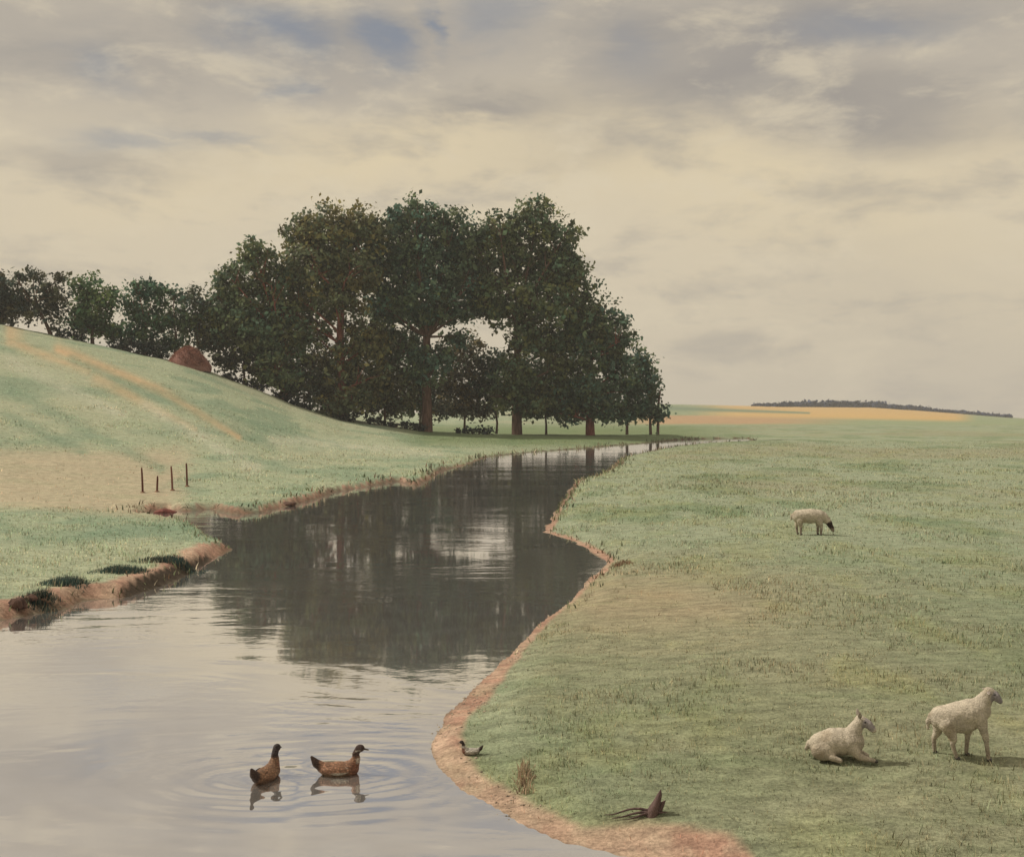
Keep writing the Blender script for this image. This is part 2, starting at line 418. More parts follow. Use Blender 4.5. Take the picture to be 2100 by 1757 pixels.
# ------------------------------------------------------------------ water
DUCKS = [(545, 1597, R(72), 1.0), (694, 1586, R(6), 1.0)]
def water():
    m, N = new_mat('river_water')
    P = pos(N)
    r1 = N.noise(N.vm('MULTIPLY', P, (0.55, 1.0, 1.0)), 2.4, 4, 0.55, 0.3)
    r2 = N.noise(N.vm('MULTIPLY', P, (0.8, 1.0, 1.0)), 9.0, 3, 0.5)
    patch = N.remap(N.noise(N.vm('MULTIPLY', P, (0.10, 0.30, 1)), 1.0, 4, 0.6, .8), .42, .66, .10, 1.1)
    h = N.m('MULTIPLY', N.m('ADD', r1, N.m('MULTIPLY', r2, .22)), patch)
    # rings spreading from the two ducks
    for bx, by, rz, s in DUCKS:
        dx, dy, _ = at(bx, by, 0)
        v = N.vm('SUBTRACT', P, (dx, dy, 0))
        v = N.vm('MULTIPLY', v, (.62, 1.0, 0))
        ln = N.node('ShaderNodeVectorMath', operation='LENGTH'); N.put(ln.inputs[0], v); rr = ln.outputs['Value']
        ring = N.m('MULTIPLY', N.m('SINE', N.m('MULTIPLY', rr, 24.0)), N.m('EXPONENT', N.m('MULTIPLY', rr, -2.1)))
        h = N.m('ADD', h, N.m('MULTIPLY', N.m('MULTIPLY', ring, N.remap(rr, .12, .45)), 0.60))
    b = N.node('ShaderNodeBump'); N.put(b.inputs['Height'], h); b.inputs['Strength'].default_value = 0.12; b.inputs['Distance'].default_value = 0.05
    gl = N.node('ShaderNodeBsdfGlossy'); gl.inputs['Roughness'].default_value = 0.035
    gl.inputs['Color'].default_value = (.93, .92, .93, 1)
    df = N.node('ShaderNodeBsdfDiffuse')
    silt = N.mix(N.remap(r1, .35, .65), (.26, .245, .225), (.31, .30, .285))
    N.put(df.inputs['Color'], silt)
    N.l.new(b.outputs[0], gl.inputs['Normal'])
    lw = N.node('ShaderNodeLayerWeight'); lw.inputs['Blend'].default_value = 0.5
    fac = N.remap(lw.outputs['Facing'], 0.0, 1.0, 0.25, 0.93)
    mx = N.node('ShaderNodeMixShader'); N.put(mx.inputs[0], fac)
    N.l.new(df.outputs[0], mx.inputs[1]); N.l.new(gl.outputs[0], mx.inputs[2])
    o = N.node('ShaderNodeOutputMaterial'); N.l.new(mx.outputs[0], o.inputs[0])
    xs = np.linspace(-75, 75, 60); ys = np.linspace(-65, 175, 90)
    gx, gy = np.meshgrid(xs, ys); idx = np.arange(gx.size).reshape(gx.shape)
    q = np.stack([idx[:-1, :-1], idx[:-1, 1:], idx[1:, 1:], idx[1:, :-1]], -1).reshape(-1, 4)
    ob = np_mesh('river_water', np.stack([gx.ravel(), gy.ravel(), gx.ravel() * 0], 1), q, m, smooth=True)
    tag(ob, 'calm grey river reflecting the sky and the wood', None, None, 'structure')
water()

# ------------------------------------------------------------------ grass
def blades(name, pts, hgt, wid, lean, cols, seed, label, kind='stuff', mat=None, cat=None, normal_up=True, parent=None):
    rs = np.random.RandomState(seed); n = len(pts)
    a = rs.rand(n) * 2 * np.pi
    side = np.stack([np.cos(a), np.sin(a), a * 0], 1) * (wid * (0.6 + .8 * rs.rand(n)))[:, None] * .5
    b = rs.rand(n) * 2 * np.pi
    ln = np.stack([np.cos(b), np.sin(b), b * 0], 1) * (lean * rs.rand(n) * hgt)[:, None]
    up = np.zeros((n, 3)); up[:, 2] = hgt
    v = np.stack([pts - side, pts + side, pts + up * .55 + ln * .35 + side * .7, pts + up * .55 + ln * .35 - side * .7, pts + up + ln], 1)
    base = np.arange(n)[:, None] * 5
    f = np.concatenate([base + np.array([[0, 1, 2]]), base + np.array([[0, 2, 3]]), base + np.array([[3, 2, 4]])])
    c = np.repeat(cols, 5, 0)
    nn = None
    if normal_up:
        nn = np.zeros((n * 5, 3)); nn[:, 2] = 1
        nn[:, :2] = np.repeat((rs.rand(n, 2) - .5) * .9, 5, 0)
        nn /= np.linalg.norm(nn, axis=1)[:, None]
    o = np_mesh(name, v.reshape(-1, 3), f, mat or M_GRASS, parent, True, c, nn)
    if label: tag(o, label, cat, None, kind)
    return o
def meadow_grass():
    rs = np.random.RandomState(3); n = 80000
    ang = np.radians(rs.uniform(-33, 33, n)); d = 7.2 * np.exp(rs.rand(n) ** .8 * math.log(120 / 7.2))
    tx, ty = d * np.tan(ang), d
    # tufts of several blades
    k = 4
    x = np.repeat(tx, k) + rs.normal(0, .035, n * k) * np.repeat(d, k) / 12; y = np.repeat(ty, k) + rs.normal(0, .035, n * k) * np.repeat(d, k) / 12
    sd = sdist(x, y); z = height(x, y, sd)
    keep = (sd > 0.12); x, y, z, sd = x[keep], y[keep], z[keep], sd[keep]
    c = ground_color(x, y, z, sd)
    green = c[:, 1] > c[:, 0] * 0.93
    keep = green | (rs.rand(len(x)) < .10)
    x, y, z, c = x[keep], y[keep], z[keep], c[keep]
    big = fbm(x / 1.6, y / 1.6, 3)
    h = (0.020 + 0.048 * rs.rand(len(x)) ** 1.6) * (0.6 + 1.0 * sstep(.4, .7, big)) * np.clip(y / 16, 1, 1.5)
    c = c * (1.35 + .95 * rs.rand(len(x)))[:, None]
    c[:, 0] *= .86 + .36 * rs.rand(len(x))
    blades('meadow_grass', np.stack([x, y, z - .01], 1), h, .007 * np.clip(y / 9, 1, 7), .8, c, 4, 'short tufted grass growing over the meadow and the hill')
meadow_grass()
def bank_grass():
    """rough tussocky fringe hanging over the water's edge"""
    rs = np.random.RandomState(8); P = []
    n = len(river)
    for i in range(66):
        a, b = river[i], river[(i + 1) % n]; L = np.hypot(*(b - a)); dm = max(7, (a[1] + b[1]) / 2)
        m = int(L * 210 / (dm ** .6))
        t = rs.rand(m)
        e = (b - a) / L; nr = np.array([-e[1], e[0]])
        p = a + t[:, None] * (b - a) + nr * rs.normal(0, .22, m)[:, None] * np.clip(dm / 25, .7, 2)
        P.append(p)
    P = np.concatenate(P); x, y = P[:, 0], P[:, 1]
    sd = sdist(x, y); z = height(x, y, sd)
    bx = colx(x, y)
    patch = fbm(x * .8 + 3, y * .8, 3)
    near_right = (y < 16) & (bx > 800)
    keep = (sd > .05) & (sd < 1.0 + y * .01) & (patch > np.where(near_right, .62, .44)) & ~(near_right & (sd < .45))
    x, y, z, sd = x[keep], y[keep], z[keep], sd[keep]; bx = bx[keep]
    h = (0.08 + .16 * rs.rand(len(x))) * np.where(y < 17, .45, 1) * np.clip(y / 40, .8, 1.8)
    dark = fbm(x * .35, y * .35 + 6, 3)
    c = np.where((dark > .52)[:, None], np.array([[.075, .085, .05]]), np.array([[.17, .19, .10]]))
    br = rs.rand(len(x)) < .3
    c[br] = (.15, .095, .06)
    pl = rs.rand(len(x)) < .18
    c[pl] = (.40, .34, .24)
    c = c * (0.9 + .9 * rs.rand(len(x)))[:, None]
    blades('bank_grass', np.stack([x, y, z - .02], 1), h, .012 * np.clip(y / 9, 1, 6), 1.0, c, 9, 'rough dark and straw coloured grass fringing the river banks')
bank_grass()

# ------------------------------------------------------------------ foliage and wood materials
def leaf_mat():
    m, N = new_mat('foliage')
    c = attr(N)
    k = N.noise(pos(N), 0.9, 4, 0.6)
    c2 = N.vm('SCALE', c, N.remap(k, .3, .7, .65, 1.4))
    p = finish(N, c2, 0.7, None, spec=0.15, thin=0.3)
    return m
M_LEAF = leaf_mat()
def bark_mat(name, c1, c2):
    m, N = new_mat(name)
    P = N.vm('MULTIPLY', pos(N), (3, 3, .5))
    k = N.noise(P, 2.0, 6, .65, .4)
    finish(N, N.mix(N.remap(k, .35, .65), c1, c2), .9, k, .8, .08)
    return m
M_BARK = bark_mat('bark', (.085, .048, .036), (.19, .11, .08))
M_BARK_RED = bark_mat('ruddy_bark', (.15, .05, .035), (.32, .12, .085))

def tube(path, radii, seg=7):
    """tapered tube; returns verts, quads"""
    path = [Vector(p) for p in path]
    V = []; F = []
    for i, p in enumerate(path):
        t = (path[min(i + 1, len(path) - 1)] - path[max(i - 1, 0)]).normalized()
        a = t.orthogonal().normalized() if i == 0 else (a0 - t * a0.dot(t)).normalized()
        a0 = a; b = t.cross(a)
        for k in range(seg):
            an = 2 * math.pi * k / seg
            V.append(p + (a * math.cos(an) + b * math.sin(an)) * radii[i])
    for i in range(len(path) - 1):
        for k in range(seg):
            F.append((i * seg + k, i * seg + (k + 1) % seg, (i + 1) * seg + (k + 1) % seg, (i + 1) * seg + k))
    return V, F
def join_tubes(name, tubes, mat, parent):
    V = []; F = []
    for path, radii in tubes:
        v, f = tube(path, radii)
        o = len(V); V += [tuple(p) for p in v]; F += [tuple(i + o for i in q) for q in f]
    return np_mesh(name, V, F, mat, parent, True)

def leaves(name, blobs, parent, seed, colr, leaf=.36, dens=1.0, per=21, droop=0.0, clump=.72):
    """blobs: (centre, (rx,ry,rz)); leaves gathered in clumps through each blob"""
    rs = np.random.RandomState(seed)
    C = []; CC = []; N_ = []
    for c, r in blobs:
        c = np.array(c); r = np.array(r)
        vol = (r[0] * r[1] + r[1] * r[2] + r[0] * r[2]) / 3 * 4 * np.pi
        m = max(10, int(vol * 0.95 * dens))
        u = rs.normal(size=(m, 3)); u /= np.linalg.norm(u, axis=1)[:, None]
        k = 0.25 + .79 * rs.rand(m) ** .6
        # lumpy outline
        lump = 1 + .16 * np.sin(u[:, 0] * 7 + seed) * np.cos(u[:, 2] * 6 + seed * 2) + .10 * np.sin(u[:, 2] * 11 + u[:, 0] * 9 + seed)
        C.append(c + u * r * (k * lump)[:, None]); N_.append(u)
        tint = (0.5 + 1.15 * rs.rand(m))
        hue = rs.rand(m)
        cc = np.array(colr)[None, :] * np.array([1.1, 1.12, 1.15]) * tint[:, None]
        cc[:, 0] *= .8 + .55 * hue; cc[:, 2] *= 1.35 - .6 * hue
        CC.append(cc)
    C = np.concatenate(C); CC = np.concatenate(CC); N_ = np.concatenate(N_)
    m = len(C)
    cs = clump * (.6 + .8 * rs.rand(m))
    P = np.repeat(C, per, 0) + rs.normal(size=(m * per, 3)) * np.repeat(cs, per)[:, None] * np.array([.62, .62, .5])
    P[:, 2] -= droop * rs.rand(m * per)
    nn = np.repeat(N_, per, 0) * .7 + rs.normal(size=(m * per, 3)) * .8 + np.array([0, 0, .45]); nn /= np.linalg.norm(nn, axis=1)[:, None]
    t = np.cross(nn, rs.normal(size=nn.shape)); t /= np.linalg.norm(t, axis=1)[:, None]
    b = np.cross(nn, t)
    sz = leaf * (.6 + .9 * rs.rand(len(P))) * np.where(rs.rand(len(P)) < .15, 1.6, 1.0)
    t *= sz[:, None] * .62; b *= sz[:, None] * .40
    V = np.stack([P - t, P - t * .1 - b, P + t, P + t * .1 + b], 1).reshape(-1, 3)
    F = np.arange(len(V)).reshape(-1, 4)
    col = np.repeat(np.repeat(CC, per, 0) * (.75 + .5 * rs.rand(m * per))[:, None], 4, 0)
    return np_mesh(name, V, F, M_LEAF, parent, False, col)

def tree(name, label, trunk_bx, Yd, blobs_px, seed, group, colr=(.05, .062, .03), trunk_r=.5, fork_by=None, lean=0.0, mat=None, leaf=.35, dens=1.0, cat='tree', depth_k=.72, stems=None, clump=.72):
    """blobs_px: (bx, by, half width, half height[, depth offset]) in sketch units at the tree's distance"""
    rs = random.Random(seed)
    x0, y0, z0 = ground_at(trunk_bx, Yd)
    root = empty(name, (x0, y0, z0)); tag(root, label, cat, group)
    k = S / FPX * Yd
    bl = []
    for b in blobs_px:
        bx, by, rx, ry = b[:4]; dy = b[4] if len(b) > 4 else rs.uniform(-.35, .35) * rx * k
        X_, _, Z_ = at(bx, by, Y=Yd)
        bl.append(((X_ - x0, dy, Z_ - z0), (rx * k, max(rx, ry) * k * depth_k, ry * k)))
    top = max(b[0][2] + b[1][2] for b in bl)
    fz = top * .38 if fork_by is None else at(trunk_bx, fork_by, Y=Yd)[2] - z0
    T = []
    stem_list = stems or [(0.0, lean)]
    for sx, ln in stem_list:
        pth = [(sx, 0, -.4), (sx, 0, .0), (sx + ln * .3 + rs.uniform(-.1, .1), 0, fz * .33), (sx + ln * .7 + rs.uniform(-.15, .15), .05, fz * .7), (sx + ln, 0, fz)]
        T.append((pth, [trunk_r * 1.5, trunk_r * 1.22, trunk_r * .95, trunk_r * .85, trunk_r * .75]))
    join_tubes('trunk', T, mat or M_BARK, root)
    Lb = []
    f = Vector((lean, 0, fz))
    order = sorted(bl, key=lambda b: b[0][2])
    for (c, r) in order:
        c = Vector(c)
        start = f.copy()
        if c.z < fz: start = Vector((lean * .6, 0, max(.6, min(fz * .8, c.z * .7))))
        rr = trunk_r * (.3 + .28 * min(1, abs(c.z - fz) / (top + .01)))
        mid = start.lerp(c, .5) + Vector((rs.uniform(-.5, .5), rs.uniform(-.4, .4), rs.uniform(-.2, .6))) * (r[0] * .18)
        front = -rs.uniform(.2, 1.0) * r[1] if rs.random() < .6 else 0.0
        mid.y += front; c.y += front * .8
        Lb.append(([start, start.lerp(mid, .5), mid, mid.lerp(c, .6), c], [rr, rr * .85, rr * .66, rr * .48, rr * .3]))
        for j in range(5):
            a = rs.uniform(0, 6.28); e = rs.uniform(-.2, 1.2)
            q = c + Vector((math.cos(a) * math.cos(e) * r[0], math.sin(a) * math.cos(e) * r[1], math.sin(e) * r[2])) * .85
            s2 = mid.lerp(c, rs.uniform(.2, 1))
            Lb.append(([s2, s2.lerp(q, .5) + Vector((0, 0, r[2] * .06)), q], [rr * .36, rr * .22, rr * .07]))
    join_tubes('limbs', Lb, mat or M_BARK, root)
    leaves('crown', bl, root, seed, colr, leaf, dens, clump=clump)
    return root

WOOD = 'tall broadleaf trees of the riverside wood'
G1 = (.102, .136, .066); G2 = (.084, .132, .078); G3 = (.128, .140, .064)
# B - tallest, forked, centre
tree('broadleaf_tree', 'tallest forked tree, its bare trunk standing clear at the middle of the wood', 875, 134,
     [(850, 455, 62, 48), (925, 470, 52, 46), (800, 500, 48, 50), (890, 540, 84, 60), (810, 580, 55, 55), (945, 560, 42, 60), (870, 620, 80, 45), (930, 640, 45, 32), (800, 650, 40, 38), (840, 710, 40, 34), (905, 735, 32, 30), (965, 500, 28, 38), (972, 575, 32, 42), (762, 540, 30, 44), (775, 620, 34, 40), (860, 520, 50, 40), (800, 700, 36, 36), (868, 752, 34, 40, -3.0), (935, 690, 26, 20), (965, 630, 24, 26)],
     11, WOOD, G2, .62, fork_by=690)
# A
tree('broadleaf_tree', 'round-topped tall tree with a reddish upper trunk, left of the forked one', 700, 131,
     [(680, 470, 75, 50), (620, 485, 42, 40), (745, 470, 48, 46), (640, 550, 66, 55), (730, 560, 62, 60), (690, 620, 70, 40), (650, 690, 30, 26), (740, 690, 52, 40), (700, 740, 55, 45), (670, 790, 42, 34), (755, 780, 45, 42), (600, 560, 30, 36), (610, 610, 34, 22), (690, 540, 50, 50), (770, 700, 30, 40), (640, 650, 26, 30), (730, 820, 46, 28, -2.0), (690, 830, 30, 22, -2.5), (600, 640, 26, 30)],
     12, WOOD, G3, .52, fork_by=610, mat=M_BARK_RED)
# C
tree('broadleaf_tree', 'tall domed tree rising highest in the right half of the wood', 1060, 134,
     [(1100, 455, 50, 48), (1025, 475, 52, 46), (1150, 500, 45, 48), (1070, 530, 75, 55), (1165, 575, 52, 55), (1010, 580, 50, 50), (1100, 620, 85, 50), (1190, 640, 42, 45), (1020, 640, 36, 30), (1080, 690, 50, 42), (1130, 700, 50, 40), (1050, 760, 34, 34), (1088, 800, 40, 30), (985, 530, 32, 46), (1130, 560, 50, 44), (1200, 690, 40, 36), (1150, 750, 44, 36), (1062, 770, 34, 44, -3.0), (1035, 815, 36, 26, -2.0), (985, 620, 30, 30), (1105, 835, 44, 22, -1.0)],
     13, WOOD, G1, .56, fork_by=660)
# F
tree('broadleaf_tree', 'medium tree with a dark trunk, at the left end of the wood', 582, 129,
     [(530, 525, 42, 38), (480, 575, 48, 42), (560, 580, 50, 42), (455, 620, 36, 34), (520, 640, 55, 42), (580, 650, 38, 36), (480, 690, 42, 32), (535, 715, 40, 30), (600, 720, 40, 40), (590, 770, 45, 30), (440, 650, 36, 30), (560, 640, 44, 40), (500, 660, 50, 36), (545, 690, 40, 40, -2.0), (575, 760, 40, 36, -3.0), (610, 690, 30, 36)],
     14, WOOD, G1, .42, fork_by=700, mat=M_BARK_RED)
# D
tree('broadleaf_tree', 'mid-height tree with a short stout trunk near the right end of the wood', 1210, 135,
     [(1235, 655, 48, 42), (1270, 700, 34, 40), (1180, 690, 42, 38), (1225, 730, 52, 38), (1265, 760, 36, 36), (1180, 780, 40, 34), (1240, 805, 46, 32), (1150, 830, 34, 26), (1185, 838, 34, 20), (1262, 842, 34, 22), (1210, 800, 32, 36, -3.0), (1230, 842, 34, 20, -2.0), (1165, 850, 34, 16, -1.0)],
     15, WOOD, G2, .50, fork_by=740, mat=M_BARK_RED)
# E
tree('broadleaf_tree', 'lowest rounded tree closing the right edge of the wood on three thin stems', 1318, 139,
     [(1310, 745, 30, 30), (1290, 790, 34, 34), (1330, 785, 26, 34), (1315, 830, 38, 32), (1342, 842, 22, 26), (1292, 850, 28, 16)],
     16, WOOD, G2, .17, fork_by=800, stems=[(-2.0, .2), (1.0, .1), (1.9, .3)])
# understorey
UND = 'small trees and bushes growing under the wood'
def under(label, bx, Yd, blobs, seed, c=G2, leaf=.3, dens=1.1, cat='small tree', tr=.14, name='understorey_tree'):
    return tree(name, label, bx, Yd, blobs, seed, UND, tuple(v * 1.35 for v in c), tr, leaf=leaf, dens=dens, cat=cat)
under('dim small tree standing directly behind the bare forked trunk', 862, 141, [(850, 775, 46, 40), (885, 800, 44, 38), (840, 825, 44, 28), (900, 838, 34, 20)], 20, (.06, .085, .045))
under('round olive small tree below the sky gap, just right of the forked trunk', 952, 139, [(950, 730, 48, 42), (930, 775, 34, 34), (975, 780, 36, 36), (950, 815, 46, 26), (935, 838, 46, 16), (985, 838, 40, 16)], 21, (.075, .075, .042))
under('blue-green small tree between the olive one and the domed tree', 1018, 138, [(1015, 745, 30, 36), (1005, 790, 36, 32), (1030, 815, 40, 24)], 22, (.04, .06, .038))
under('low spreading small tree between the two right-hand trunks', 1120, 138, [(1110, 770, 42, 36), (1140, 800, 46, 30), (1090, 820, 44, 24), (1165, 815, 30, 24), (1125, 838, 46, 16), (1085, 842, 36, 14)], 23, (.045, .058, .03))
under('light green drooping small tree hanging to the left of the forked trunk', 790, 134, [(790, 740, 42, 42), (775, 790, 40, 34), (820, 800, 40, 34), (795, 830, 46, 20)], 24, (.07, .08, .04))
under('dense dark small tree wrapped about the reddish trunk', 715, 133, [(720, 770, 40, 40), (690, 815, 44, 28), (740, 825, 40, 24)], 25, (.035, .052, .04))
under('low leafy small tree on the slope right of the leaning trunk', 635, 130, [(640, 745, 36, 34), (620, 790, 40, 28), (660, 810, 32, 22)], 26, (.055, .062, .035))
under('speckled small tree directly right of the haystack', 500, 130, [(500, 740, 40, 26), (545, 765, 36, 26), (465, 735, 34, 24), (520, 700, 40, 34), (450, 690, 34, 32)], 27, (.05, .06, .035))
# left row on the hill
ROW = 'smaller trees in the row along the hill crest'
def rowt(label, bx, Yd, blobs, seed, c, tr=.2, leaf=.3, dens=1.0, lean=0., **kw):
    return tree('hill_tree', label, bx, Yd, blobs, seed, ROW, tuple(v * 1.7 for v in c), tr, leaf=leaf, dens=dens, lean=lean, **kw)
rowt('dark half-cut tree at the far left edge of the row', 5, 127, [(-10, 575, 30, 30), (5, 610, 26, 26), (-20, 625, 34, 26), (20, 635, 22, 16), (10, 652, 36, 14), (30, 625, 24, 24), (-5, 600, 34, 34)], 31, (.042, .048, .032))
rowt('ragged open tree on a slanting trunk, second in the row', 104, 125.5, [(40, 570, 20, 14), (70, 562, 16, 13), (85, 590, 34, 26), (122, 568, 13, 11), (115, 610, 32, 30), (108, 650, 30, 24), (55, 610, 20, 16), (60, 640, 34, 22), (90, 625, 34, 24), (30, 595, 18, 20)], 32, (.042, .052, .034), .2, fork_by=625, lean=-1.8, dens=.9, leaf=.26, clump=.45)
rowt('bright green rounded tree in the middle of the row', 190, 127, [(180, 590, 36, 28), (210, 610, 34, 28), (165, 625, 32, 28), (200, 645, 40, 26), (160, 660, 32, 18), (195, 672, 44, 18), (235, 680, 34, 18)], 33, (.055, .09, .038))
rowt('green flat-topped tree, the fourth in the row', 300, 128, [(290, 590, 34, 20), (315, 610, 30, 24), (270, 620, 26, 26), (295, 650, 40, 26), (330, 655, 28, 24), (285, 685, 44, 22), (325, 705, 36, 18)], 34, (.036, .068, .036))
rowt('short light green tree behind the peak of the haystack', 360, 129, [(358, 603, 20, 17), (350, 640, 28, 26), (375, 660, 28, 26), (360, 700, 36, 22)], 35, (.045, .075, .04))
rowt('dull grey-green tree joining the row to the big wood', 405, 130, [(400, 610, 26, 20), (415, 640, 32, 28), (395, 670, 32, 28), (425, 700, 36, 28)], 36, (.05, .065, .045))
# low dark bushes at the foot
BUSH = 'low dark bushes at the foot of the trees'
def bush(label, bx, Yd, rx, ry, seed, c=(.03, .042, .034)):
    x, y, z = ground_at(bx, Yd); k = S / FPX * Yd
    root = empty('low_bush', (x, y, z)); tag(root, label, 'bush', BUSH)
    rs = random.Random(seed); T = []; bl = []
    n = max(3, int(rx / 9))
    for i in range(n):
        dx = ((i + .5) / n - .5) * 2 * rx * k * .85
        zz = H(x + dx, y) - z; r = ry * k * rs.uniform(.75, 1.15)
        bl.append(((dx, rs.uniform(-.4, .4), zz + r * .7), (rx * k / n * 1.5, ry * k * .9, r)))
        T.append(([(0, 0, -.25), (dx * .6, 0, zz * .6 - .02), (dx * .85, 0, zz + r * .3), (dx, 0, zz + r)], [.09, .07, .05, .02]))
    join_tubes('stems', T, M_BARK, root)
    leaves('foliage', bl, root, seed, c, .22, 1.6, per=13, clump=.3)
bush('long dark hedge-like bush below the left row, left of the haystack', 285, 124.5, 66, 19, 41)
bush('small dark bush between the ragged tree and the green tree', 145, 124.5, 36, 15, 42)
bush('dark bush strip running downhill from the haystack', 500, 127, 50, 9, 43)
bush('dark bush strip on the slope under the leaning trunk', 600, 128.5, 48, 9, 44)
bush('dark bush beside the foot of the reddish trunk', 690, 129.5, 42, 9, 45)
bush('knobbly dark bush midway between reddish and forked trunks', 790, 130.5, 44, 11, 46)
bush('small knobbly bush touching the foot of the forked trunk', 850, 131.5, 22, 10, 47)
bush('low dark mound of bush in the grass right of the forked trunk', 975, 131, 44, 8, 48)

# ------------------------------------------------------------------ distant hedgerow wood on the wheat hill
def far_wood():
    rs = random.Random(3); bl = []
    for i in range(150):
        bx = 1548 + 520 * (i / 149.0) + rs.uniform(-3, 3)
        Yd = 694 + rs.uniform(-6, 8)
        x, y, z = ground_at(bx, Yd)
        e = min(1, (bx - 1540) / 60) * max(.28, min(1, (1960 - bx) / 120)) * (.65 + .55 * (0.5 + .5 * math.sin(bx * .031)) + (.5 if 1700 < bx < 1820 else 0))
        r = (.9 + .9 * rs.random()) * e
        bl.append(((x, y, z + r * .6), (r * 1.5, r * 1.3, r)))
    o = leaves('distant_woodland', bl, None, 77, (.030, .045, .085), 1.3, .22, per=12, clump=1.0)  # bluish leaf colour carries the blue of distant air, painted in
    tag(o, 'thin dark line of distant woodland along the top of the yellow field', 'woodland', None, 'stuff')
far_wood()

# ------------------------------------------------------------------ small stones along the near bank
def bank_stones():
    rs = np.random.RandomState(12); n = 2600
    i = rs.randint(54, 64, n); t = rs.rand(n)
    a = river[i]; b = river[(i + 1) % len(river)]; e = b - a; L = np.hypot(e[:, 0], e[:, 1])[:, None]
    p = a + e * t[:, None] + np.stack([-e[:, 1], e[:, 0]], 1) / L * rs.uniform(-.7, .7, n)[:, None]
    sd = sdist(p[:, 0], p[:, 1]); ok = (sd > -.06) & (sd < .42) & (fbm(p[:, 0] * 2, p[:, 1] * 2) > .46) & (p[:, 1] > 6.5); p = p[ok]
    z = height(p[:, 0], p[:, 1]); m = len(p)
    base = np.array([(1, 0, 0), (-1, 0, 0), (0, 1, 0), (0, -1, 0), (0, 0, 1), (0, 0, -1)], float)
    tri = np.array([(0, 2, 4), (2, 1, 4), (1, 3, 4), (3, 0, 4), (2, 0, 5), (1, 2, 5), (3, 1, 5), (0, 3, 5)])
    sz = .006 + .016 * rs.rand(m) ** 2.5
    V = base[None] * (sz[:, None] * (.7 + .6 * rs.rand(m, 6)))[:, :, None] * np.array([1.2, 1, .6]) + np.concatenate([p, z[:, None]], 1)[:, None, :]
    an = rs.rand(m) * 6.28
    F = (tri[None] + (np.arange(m) * 6)[:, None, None]).reshape(-1, 3)
    c = np.repeat(np.array([[.36, .29, .22]]) * (.45 + .9 * rs.rand(m, 1)), 6, 0)
    o = np_mesh('bank_stones', V.reshape(-1, 3), F, M_GROUND, None, True, c)
    tag(o, 'scattered small stones on the bare earth of the near bank', None, None, 'stuff')
bank_stones()

# ------------------------------------------------------------------ haystack
def haystack():
    m, N = new_mat('red_hay')
    P = pos(N)
    k = N.noise(N.vm('MULTIPLY', P, (4, 4, 1.2)), 3.0, 8, .7, .5)
    finish(N, N.mix(N.remap(k, .32, .68), (.27, .125, .105), (.46, .26, .215)), .95, k, 1.0, .25, .05)
    Yd = 123.5
    x, y, z = ground_at(386, Yd); kk = S / FPX * Yd
    root = empty('haystack', (x, y, z)); tag(root, 'reddish brown domed haystack on the hillside in front of the trees', 'haystack')
    W2, Ht = 42 * kk, 41 * kk
    prof = [(1.04, -.25), (1.04, .02), (.97, .16), (.86, .34), (.72, .52), (.55, .70), (.37, .84), (.20, .94), (.07, 1.0), (0, 1.01)]
    V = []; F = []; seg = 64
    sub = []
    for i in range(len(prof) - 1):
        for j in range(5):
            t = j / 5; sub.append((prof[i][0] * (1 - t) + prof[i + 1][0] * t, prof[i][1] * (1 - t) + prof[i + 1][1] * t))
    sub.append(prof[-1])
    rs = np.random.RandomState(4)
    for i, (r, h) in enumerate(sub):
        for k_ in range(seg):
            a = 2 * math.pi * k_ / seg
            n = 1 + .05 * math.sin(3 * a + 1) + .03 * math.sin(7 * a + h * 9) + .025 * (rs.rand() - .5)
            V.append((W2 * r * n * math.cos(a), W2 * .9 * r * n * math.sin(a), Ht * h))
    for i in range(len(sub) - 1):
        for k_ in range(seg):
            F.append((i * seg + k_, i * seg + (k_ + 1) % seg, (i + 1) * seg + (k_ + 1) % seg, (i + 1) * seg + k_))
    np_mesh('hay_mound', V, F, m, root, True)
    # loose straw sticking out
    n = 5000; a = rs.rand(n) * 6.283; hh = rs.rand(n) ** 1.1
    r = np.interp(hh, [p[1] for p in prof], [p[0] for p in prof]) * W2 * 1.0
    pts = np.stack([np.cos(a) * r, np.sin(a) * r * .9, hh * Ht], 1)
    c = np.where(rs.rand(n, 1) < .5, np.array([[.22, .095, .07]]), np.array([[.36, .18, .13]])) * (.7 + .6 * rs.rand(n, 1))
    o = blades('loose_hay', pts, .10 + .16 * rs.rand(n), np.full(n, .05), 2.2, c, 6, None, mat=M_LEAF, parent=root, normal_up=False)
haystack()

# ------------------------------------------------------------------ posts
def posts():
    m = bark_mat('weathered_post', (.11, .04, .03), (.22, .10, .075))
    data = [(293, 1010, 52, 'leftmost thin dark post, standing in the dry reedy ground'), (322, 1008, 33, 'short faint post, second from the left in the line of four'),
            (354, 1005, 50, 'darkest reddish post, third from the left in the line of four'), (384, 997, 48, 'rightmost post of the four, by the green grass')]
    for i, (bx, by, hp, lab) in enumerate(data):
        x, y, z = ground_hit(bx, by); k = S / FPX * y
        root = empty('wooden_post', (x, y, z)); tag(root, lab, 'post', 'thin posts on the left bank')
        h = hp * k; r = .042
        l = (-.05, .02, -.06, -.04)[i]
        V, F = tube([(0, 0, -.3), (l * .3, 0, h * .3), (l * .7, .01, h * .7), (l, 0, h * .96), (l, 0, h)], [r * 1.1, r, r * .92, r * .8, r * .35], 8)
        np_mesh('post_shaft', V, F, m, root, True)
        V, F = tube([(0, 0, -.05), (0, 0, .03), (0, 0, .07)], [.13, .09, .02], 9)
        np_mesh('earth_collar', V, F, M_EARTH, root, True)
me_, Ne = new_mat('bank_earth')
_k = Ne.noise(pos(Ne), 6, 6, .65)
